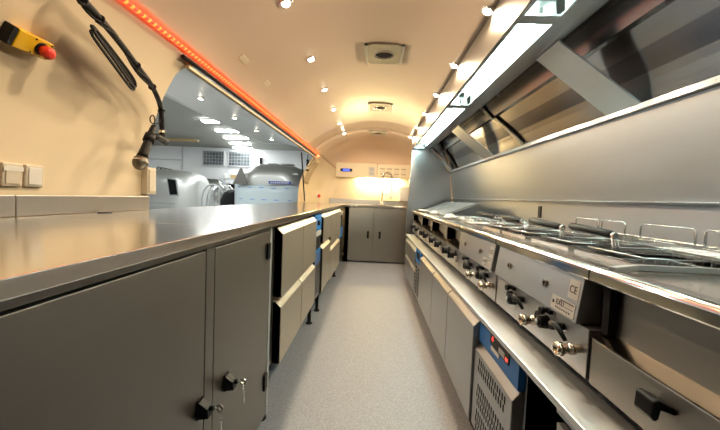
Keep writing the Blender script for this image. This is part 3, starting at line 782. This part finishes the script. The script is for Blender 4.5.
# ------------------------------------------------------------------ left wall fittings
def on_wall_frame(origin, z):       # local x along +Y, y up the wall, z inwards
    c = (z-1)/B; th = PI-math.asin(c); x = A*math.cos(th)
    n = Vector((-x/A**2, 0, -(z-1)/B**2)).normalized(); u = Vector((0,1,0)); v = n.cross(u)
    return Vector((x,origin,z)), Matrix((u,v,n)).transposed()
p, Rm = on_wall_frame(.953, 1.410)
t = thing('emergency_stop', 'yellow emergency stop box with a red push button on the near cream wall', 'emergency stop', p, Rm.to_euler()); t.scale = (.84,.84,.78)
def lobj(name, mb, m, parent, **k): return obj(name, mb, m, parent, local=True, **k)
lobj('housing', MB().box(-.055,.062,-.031,.031,.0,.042), 'yellow', t, bevel=.004)
lobj('black_end', MB().box(-.074,-.0555,-.031,.031,0,.040), 'black', t, bevel=.003)
bt = lobj('push_button', MB().lathe([(.013,0),(.013,.010),(.020,.014),(.021,.034),(.016,.042),(.006,.044)], (.028,0,.044), (0,0,1), 24), 'red', t, bevel=0)
lobj('collar', MB().lathe([(.022,0),(.022,.003),(.017,.004)], (.028,0,.042), (0,0,1), 24), 'black', bt)
for (sx,sy) in ((.0,.024),(.0,-.024),(.055,.024),(.055,-.024)):
    lobj('screw', MB().lathe([(.0035,0),(.003,.0015)], (sx,sy,.042), (0,0,1), 10), 'black', t)
for (y,lab) in ((1.008,'left square switch plate on the near wall, with a paper label strip'),(1.077,'right square switch plate on the near wall, plain')):
    p, Rm = on_wall_frame(y, 1.027)
    t = thing('switch_plate', lab, 'switch', p, Rm.to_euler(), 'switch plates above the upstand')
    lobj('plate', MB().box(-.030,.030,-.036,.036,0,.012), 'beige', t, bevel=.004)
    lobj('rocker', MB().box(-.022,.022,-.028,.028,.012,.015), 'white' if y > 1.05 else 'beige', t, bevel=.002)
    if y < 1.05: lobj('paper_label', MB().box(-.029,.029,.012,.026,.015,.0156), 'white', t)
# intercom style box at the hatch corner
tag(obj('junction_box', MB().box(-1.118,-1.085,1.60,1.665,.975,1.105).box(-1.085,-1.080,1.608,1.657,.985,1.095), 'beige', bevel=.004), 'beige upright box on the wall corner below the microphone', 'box')

# gooseneck microphone
path = [(-.859,.95,1.555),(-.859,.97,1.54),(-.866,1.012,1.532),(-.875,1.068,1.521),(-.894,1.168,1.499),(-.922,1.306,1.461),(-.942,1.411,1.43),(-.968,1.505,1.382),(-.985,1.548,1.323),(-.993,1.562,1.272),(-.993,1.562,1.243)]
def smooth_path(pts, n=5):
    P = [Vector(p) for p in pts]; out = []
    for i in range(len(P)-1):
        p0,p1,p2,p3 = P[max(i-1,0)],P[i],P[i+1],P[min(i+2,len(P)-1)]
        for k in range(n):
            t_ = k/n; out.append(.5*((2*p1)+(p2-p0)*t_+(2*p0-5*p1+4*p2-p3)*t_**2+(3*p1-p0-3*p2+p3)*t_**3))
    out.append(P[-1]); return out
t = thing('gooseneck_arm', 'black bendy microphone arm wrapped in cable, reaching down the near wall', 'microphone arm', (-.9,1.0,1.6))
obj('arm', MB().tube(smooth_path(path), .0105, 10), 'rubber', t)
obj('mounting_plate', MB().lathe([(.03,0),(.03,.01),(.015,.02)], (-.905,.945,1.572), (.8,0,-.55), 20), 'black', t)
w = [(Vector(p)+Vector((.010*math.cos(i*.5),.004*math.sin(i*.9),.012*math.sin(i*.5)-.006))) for i,p in enumerate(smooth_path(path,4))]
obj('cable', MB().tube(smooth_path(w,3), .0042, 6), 'rubber', t)
w = [(Vector(p)+Vector((.004+.007*math.cos(i*.8+2),0,.010*math.sin(i*.8+2)-.010))) for i,p in enumerate(smooth_path(path,4))]
obj('cable', MB().tube(smooth_path(w,3), .0028, 6), 'rubber', t)
for i in (6,14,24,30,37):
    q = smooth_path(path,5)[i]; q2 = smooth_path(path,5)[i+1]
    obj('cable_tie', MB().lathe([(.015,-.003),(.016,0),(.015,.003)], Vector(q)+Vector((.002,0,-.004)), (Vector(q2)-Vector(q)), 12).box(q.x-.002,q.x+.002,q.y-.018,q.y-.008,q.z-.004,q.z+.002), 'black', t)
mb = MB()
for k in range(5):          # coiled spare cable strapped under the arm
    o_ = Vector((.004*(k%3), .0, -.004*k)); a0 = Vector((-.883,1.045,1.497)); a1 = Vector((-.932,1.275,1.422)); mid = Vector((-.905,1.15,1.464))
    s_ = Vector((0,-.004-.001*k,-.012-.002*k))
    mb.tube(smooth_path([a0+o_+s_*.3, mid+o_, a1+o_*1.5+Vector((0,-.01*(k%2),0)), a1+o_+s_+Vector((0,.006,-.012)), mid+o_+s_*1.3, a0+o_+s_, a0+o_+s_*.3]), .0046, 6)
obj('cable_coil', mb, 'rubber', t)
obj('silver_band', MB().cyl((-.993,1.562,1.275),(-.993,1.562,1.262),.0125,14), 'nickel', t)
t = thing('microphone', 'black handheld microphone with a round metal grille hanging head down', 'microphone', (-.98,1.45,1.17))
c0, c1 = Vector((-.982,1.478,1.262)), Vector((-.982,1.410,1.128))
d = (c1-c0).normalized(); Ln = (c1-c0).length
obj('barrel', MB().lathe([(.010,-.02),(.0125,0),(.015,Ln*.3),(.020,Ln*.85),(.0235,Ln)], c0, d, 20), 'black', t)
obj('grille', MB().lathe([(.0235,0),(.0285,.006),(.030,.018),(.0285,.030),(.022,.042),(.012,.051),(.003,.053)], c1, d, 22), mat('microphone mesh', (.14,.125,.10), .4, 1), t)
obj('grille_band', MB().lathe([(.0300,0),(.0310,.003),(.0300,.006)], c1+d*.015, d, 22), 'chrome', t)
mb = MB().tube(smooth_path([(-.982,1.487,1.280),(-.98,1.490,1.305),(-.975,1.472,1.322),(-.975,1.452,1.310),(-.98,1.462,1.292),(-.982,1.49,1.290),(-.985,1.53,1.305),(-.985,1.545,1.345)]), .0026, 6)
obj('cable', mb, 'rubber', t)
t = thing('microphone_clip', 'black plastic clip holding the microphone to the bendy arm', 'clip', (-.985,1.53,1.22))
obj('clamp', MB().lathe([(.021,-.018),(.0225,0),(.0225,.018)], c0+d*.045, d, 18), 'black', t)
obj('swivel', MB().tube([(-.982,1.48,1.230),(-.985,1.52,1.236),(-.988,1.56,1.230),(-.989,1.59,1.222)], [.012,.014,.015,.014], 12).cyl((-.993,1.562,1.250),(-.992,1.562,1.228),.012,12), 'black', t)

# ------------------------------------------------------------------ open serving hatch
t = thing('serving_hatch', 'raised grey serving hatch door with small lights in its lining', 'hatch', (-.9,3.3,1.6))
def hp(s, y):        # s 0..1 from the hinge outwards
    return (-.905-.68*s, y, 1.612+.16*s-.075*s*s+.06*math.sin(PI*s))
mb = MB(); rows = []
N = 16
for y in [1.50,1.52,1.56,1.62,2,2.5,3,3.5,4,4.4,4.6,4.8,4.9,4.98,5.03,5.06]:
    e = 1.0
    if y > 4.6: e = .55+.45*math.sqrt(max(0,1-((y-4.6)/.46)**2))
    if y < 1.62: e = .84+.16*math.sqrt(max(0,1-((1.62-y)/.12)**2))
    rows.append([hp(s*e/N, y) for s in range(N+1)])
mb.grid(rows); obj('hatch_skin', mb, 'hatchm', t, solid=-.025)
for y in (2.05,2.68,3.34,3.97,4.57):
    p = Vector(hp(.72,y)); n = Vector((0,0,-1))
    r_ = obj('hatch_light', MB().lathe([(.028,-.012),(.028,.004),(.020,.006)], p-Vector((0,0,.001)), n, 20), 'chrome', t)
    obj('bulb', MB().lathe([(.019,.005),(.014,.009)], p-Vector((0,0,.001)), n, 16), 'lens', r_)
tag(obj('hatch_strut', MB().cyl((-.96,4.46,1.555),(-1.0,4.955,.915),.009,10), 'black'), 'thin black gas strut at the far end of the serving hatch', 'strut')
tag(obj('hatch_cable', MB().tube(smooth_path([(-.90,4.60,1.55),(-.94,4.75,1.44),(-.96,4.95,1.42),(-.93,5.08,1.50),(-.90,5.10,1.56)]), .006, 6), 'rubber'), 'short black cable loop hanging at the far top corner of the hatch', 'cable')
tag(obj('hatch_catch', MB().lathe([(.016,0),(.016,.02),(.01,.03)], (-1.015,5.10,1.38), (1,-.1,-.2), 14), 'black'), 'round black hatch catch on the wall below the cable loop', 'catch')
tag(obj('end_lamp', MB().lathe([(.022,0),(.022,.02)], (-.862,5.12,1.60), (.8,-.1,-.5), 14), mat('red end lamp', (.8,.1,.05), .4, emit=(1,.12,.04), es=5)), 'small glowing red lamp at the far end of the light strip', 'lamp')

# ------------------------------------------------------------------ the hangar outside
GZ = -.55
struct('floor_hangar', MB().box(-26,4,-6,22.2,GZ-.1,GZ), 'hfloor')
struct('ceiling_hangar', MB().box(-26,4,-6,22.2,3.86,3.95), 'hceil')
struct('wall_hangar_back', MB().box(-26,4,22.0,22.2,GZ,3.86), 'hwall')
struct('wall_hangar_left', MB().box(-26.2,-26,-6,22.2,GZ,3.86), 'hwall')
struct('wall_hangar_right', MB().box(4,4.2,-6,22.2,GZ,3.86), 'hwall')
struct('wall_hangar_front', MB().box(-26,4,-6.2,-6,GZ,3.86), 'hwall')
struct('trim_3', MB().box(-12.62,-12.54,21.94,22,GZ,3.86), 'grey')
struct('trim_4', MB().box(-26,-12.6,21.95,22,2.95,3.02), 'grey')
struct('trim_5', MB().box(-14.5,-9.4,17.8,18.0,3.62,3.72), 'orange')
for i,(xa,xb) in enumerate(((-11.16,-9.82),(-9.48,-8.08))):
    w_ = struct(f'window_{i+1}', MB().box(xa,xb,21.93,21.999,2.74,3.60), 'blocks', origin=(xa,21.93,2.74))
    mb = MB().box(xa-.06,xb+.06,21.90,21.995,3.60,3.66).box(xa-.06,xb+.06,21.90,21.995,2.68,2.74).box(xa-.06,xa,21.90,21.995,2.74,3.60).box(xb,xb+.06,21.90,21.995,2.74,3.60)
    obj('window_frame', mb, 'grey', w_)
hl = []
for (xa,xb,y,lab) in ((-6.95,-6.30,13.6,'nearest of the hangar strip lights seen through the hatch'),(-7.35,-6.35,15.6,'second nearest hangar strip light seen through the hatch'),
                      (-7.8,-6.6,17.5,'middle hangar strip light seen through the hatch'),(-8.3,-7.15,19.4,'second farthest hangar strip light seen through the hatch'),(-8.85,-7.75,21.2,'farthest hangar strip light seen through the hatch')):
    t = thing('strip_light', lab, 'ceiling light', ((xa+xb)/2,y,3.8), group='hangar strip lights')
    obj('casing', MB().box(xa-.05,xb+.05,y-.16,y+.16,3.82,3.858), 'white', t)
    obj('tube', MB().box(xa,xb,y-.12,y+.12,3.78,3.819), 'hlamp', t)
for (x,y) in ((-3.5,2),(-7,2),(-3.5,6.5),(-7,7),(-11,5),(-11,12),(-14,18)):  # strip lights out of view, added to brighten the hangar
    t = thing('strip_light', 'unseen hangar strip light added over the trailer side for illumination', 'ceiling light', (x,y,3.8), group='added hangar lights out of view')
    obj('casing', MB().box(x-.75,x+.75,y-.16,y+.16,3.82,3.858), 'white', t)
    obj('tube', MB().box(x-.7,x+.7,y-.12,y+.12,3.78,3.819), 'hlamp', t)

def capsule(axis, L, W, H, z0, dome, nose=.45):
    """rounded travel trailer body: cross section ring swept along its length with domed ends (local, front at 0)"""
    mb = MB(); n = 40; rows = []
    st = [0,.04,.10,.2,.35,.55,.8,1]
    fr = []
    for s in st: fr.append((dome*(1-math.cos(PI/2*s)) if False else dome*s, math.sqrt(max(0,1-(1-s)**2))))
    seq = [(d, k) for d,k in fr]+[(L-d, k) for d,k in reversed(fr)]
    for (d,k) in seq:
        row = []
        k2 = nose+(1-nose)*k
        for i in range(n+1):
            a = 2*PI*i/n; c, s = math.cos(a), math.sin(a); e = .62
            x = W/2*math.copysign(abs(c)**e, c)*k2; z = H/2*math.copysign(abs(s)**e, s)*(k2 if s > 0 else .6+.4*k2)
            row.append((x, d, z0+H/2+z) if axis == 'y' else (d, x, z0+H/2+z))
        rows.append(row)
    mb.grid(rows)
    for r in (rows[0], rows[-1]): mb.add(r[:-1], [tuple(range(n))])
    return mb
def wheels(t, pts, axis):
    for (x,y) in pts:
        d = (1,0,0) if axis == 'y' else (0,1,0)
        obj('wheel', MB().lathe([(.20,-.09),(.32,-.09),(.34,-.05),(.34,.05),(.32,.09),(.20,.09)], (x,y,GZ+.341), d, 24), 'rubber', t)
def shift(mb, dx, dy, dz=0):
    mb.v = [(a+dx,b+dy,c+dz) for a,b,c in mb.v]; return mb
# trailer facing us, wrapped in film
t = thing('trailer', 'silver trailer facing the hatch, its lower front wrapped in pale blue film', 'trailer', (-3.5,11.3,GZ))
obj('body', shift(capsule('y', 7.0, 2.42, 2.42, -.36, 1.0, .62), -3.5, 11.25), 'alu', t)
wheels(t, ((-4.35,14.2),(-2.65,14.2),(-4.35,15),(-2.65,15)), 'y')
# film sheet follows the front a little outside
mb = MB(); rows = []
for z in (-.30,.2,.7,1.05,1.28):
    row = []
    for i in range(21):
        u = -1+2*i/20; row.append((-3.5+u*1.27, 11.05+.55*abs(u)**3+.01*math.sin(i*2.3+z*5), z+.03*math.sin(i*.9)*(z > 1)))
    rows.append(row)
mb.grid(rows); fl = obj('protective_film', mb, 'film', t, solid=.01)
mb = MB()
for r,z in enumerate((1.19,.80,.45)):
    for i in range(6):
        x = -4.55+i*.40+.1*(r%2); mb.box(x,x+.16,11.03+.55*abs((x+3.5+.08)/1.27)**3,11.045+.55*abs((x+3.5+.08)/1.27)**3,z-.008,z+.010)
obj('film_print', mb, 'blue2', fl)
s_ = obj('sign_plate', MB().box(-3.45,-2.72,11.10,11.13,1.335,1.425), mat('navy plate', (.03,.06,.42), .4), t)
mb = MB()
for i in range(9): mb.box(-3.385+i*.070,-3.34+i*.070,11.09,11.10,1.352,1.402)
obj('lettering', mb, 'white', s_)
for x in (-3.60,-3.10,-2.62): obj('marker_reflection', MB().box(x-.09,x+.09,11.30,11.40,1.665,1.715), 'white', t, bevel=.01)  # white blocks paint the reflections of the marker lights
obj('corner_flap', MB().prism([(-4.62,1.28),(-4.10,1.28),(-4.32,1.80),(-4.38,1.80)], 'y', 11.02, 11.04), 'doorl', t)
mb = MB()
for (x,s) in ((-3.85,.16),(-3.3,.22)): mb.cyl((x,13,2.05),(x,13,2.12),.05,12).box(x-s,x+s,12.8,13.2,2.12,2.16)
obj('roof_vent', mb, 'grey', t)
# side-on trailer at the left
t = thing('trailer', 'silver trailer standing side-on at the left of the hatch view, with a dark window', 'trailer', (-12.5,17,GZ))
obj('body', shift(capsule('x', 7.2, 2.4, 2.42, -.36, 1.1, .5), -16.25, 17.9), 'alu', t)
wheels(t, ((-13.2,16.85),(-12.3,16.85)), 'x')
obj('window', MB().prism([(-10.30,1.55),(-9.90,1.50),(-9.78,.78),(-10.16,.76)], 'y', 16.68, 16.72), 'black', t)
obj('window_rim', MB().prism([(-10.36,1.61),(-9.86,1.56),(-9.72,.72),(-10.20,.70)], 'y', 16.70, 16.73), 'grey', t)
obj('seam_trim', MB().box(-15.2,-9.9,16.685,16.70,.28,.34), 'grey', t)
# mirror-like trailer behind
t = thing('trailer', 'mirror-bright trailer end between the side-on trailer and the workbench', 'trailer', (-10,20.5,GZ))
obj('body', shift(capsule('y', 2.4, 2.5, 2.2, -.40, .9, .45), -10.0, 19.4), 'aluc', t)
wheels(t, ((-10.8,21.2),(-9.2,21.2)), 'y')
t = thing('roof_frame', 'set of bare arched metal ribs standing beside the mirror-bright trailer', 'frame', (-7.9,16.5,GZ))
for k in range(4):
    y = 16+k*.5; w_ = .55
    obj('hoop', MB().tube([(-7.65-w_*math.cos(PI*i/14), y, .3+1.05*math.sin(PI*i/14)**.8) if 0 < i < 14 else (-7.65-w_*math.cos(PI*i/14), y, GZ) for i in range(15)], .035, 6), 'aluc' if k%2 else 'grey', t)
obj('base_bar', MB().box(-8.25,-8.15,15.95,17.6,GZ,GZ+.08).box(-7.15,-7.05,15.95,17.6,GZ,GZ+.08), 'grey', t)
t = thing('workbench_shelf', 'tall workshop shelf unit with clutter against the hangar wall', 'shelf', (-6.9,18,GZ))
for z in (.55,1.15,1.70): obj('shelf_board', MB().box(-8.3,-5.6,18.0,18.6,z,z+.05), 'grey', t)
for x in (-8.28,-6.95,-5.66):
    for y in (18.02,18.54): obj('post', MB().box(x,x+.05,y,y+.05,GZ,1.95 if x > -8 else 1.75), 'grey', t)
cl = [('box','brown cardboard box','wood'),('crate','small grey crate','grey'),('tin','white tin','white'),('crate','black crate','black'),('box','orange timber box','orange')]
places = ['at the left end','left of the middle','in the middle','right of the middle','at the right end']
for s,(z,sn) in enumerate(((.601,'lower'),(1.201,'middle'),(1.751,'top'))):
    for i in range(5):
        nme,ds,mm = cl[(i*2+s)%5]; x = -8.05+i*.5; hh = .14+.05*((i*7+s*3)%4); ww = .16+.04*((i+s)%3)
        if nme == 'tin': mb = MB().lathe([(.10,0),(.10,hh),(.085,hh+.02),(.085,hh+.03)], (x,18.3,z), (0,0,1), 16)
        else: mb = MB().box(x-ww,x+ww,18.1,18.45,z,z+hh).box(x-ww-.015,x+ww+.015,18.09,18.46,z+hh*.8,z+hh*.95)
        tag(obj('storage_'+nme, mb, mm), f'{ds} {places[i]} of the {sn} workshop shelf', nme)
t = tag(obj('covered_stand', MB().lathe([(.50,0),(.50,.9),(.47,1.25),(.38,1.5),(.22,1.64),(.02,1.68)], (-5.35,12.9,GZ), (0,0,1), 28), 'rubber'), 'tall black rounded cover left of the film-wrapped trailer', 'cover')
t = thing('hose_reel', 'dark looped hoses hanging on the hangar wall above the side-on trailer', 'hoses', (-13.7,21.8,1.9))
for k in range(4):
    obj('hose', MB().tube([(-14.1+k*.28+.22*math.cos(2*PI*i/16), 21.9-.04*k, 2.1-.04*k+.38*math.sin(2*PI*i/16)) for i in range(16)], .025, 6, closed=True), 'rubber', t)
for i,(x,lab) in enumerate(((-7.35,'small dark wall lamp right of the glass block windows'),(-4.3,'small dark wall lamp above the film-wrapped trailer'))):
    tag(obj('wall_lamp', MB().box(x-.07,x+.07,21.85,21.99,2.9,3.25).box(x-.10,x+.10,21.80,21.99,3.25,3.29), 'black'), lab, 'lamp')

# ------------------------------------------------------------------ camera
cam = bpy.data.cameras.new('camera'); co = bpy.data.objects.new('camera', cam); COL.objects.link(co)
cam.sensor_width = 36; cam.lens = 17.0; cam.clip_start = .02; cam.clip_end = 200
Rm = Matrix(((0.9984676559676354,-0.04196031711909984,0.036078688636925184),(0.03815977551677149,0.049901244906547335,-0.9980248981309466),(0.04007706974075356,0.997872335293469,0.05142597531358462)))
co.matrix_world = Matrix.Translation((0,0,1)) @ Rm.to_4x4()
SC.camera = co
# ------------------------------------------------------------------ world and view
w = bpy.data.worlds.new('world'); SC.world = w; w.use_nodes = True
w.node_tree.nodes['Background'].inputs[0].default_value = (.5,.5,.5,1); w.node_tree.nodes['Background'].inputs[1].default_value = .05
SC.view_settings.view_transform = 'Standard'; SC.view_settings.look = 'None'
SC.view_settings.exposure = 0.28; SC.view_settings.gamma = 1; SC.view_settings.use_curve_mapping = False
SC.cycles.max_bounces = 10; SC.cycles.diffuse_bounces = 5; SC.cycles.glossy_bounces = 6; SC.cycles.transparent_max_bounces = 8
SC.cycles.sample_clamp_indirect = 6; SC.cycles.caustics_reflective = False; SC.cycles.use_denoising = True
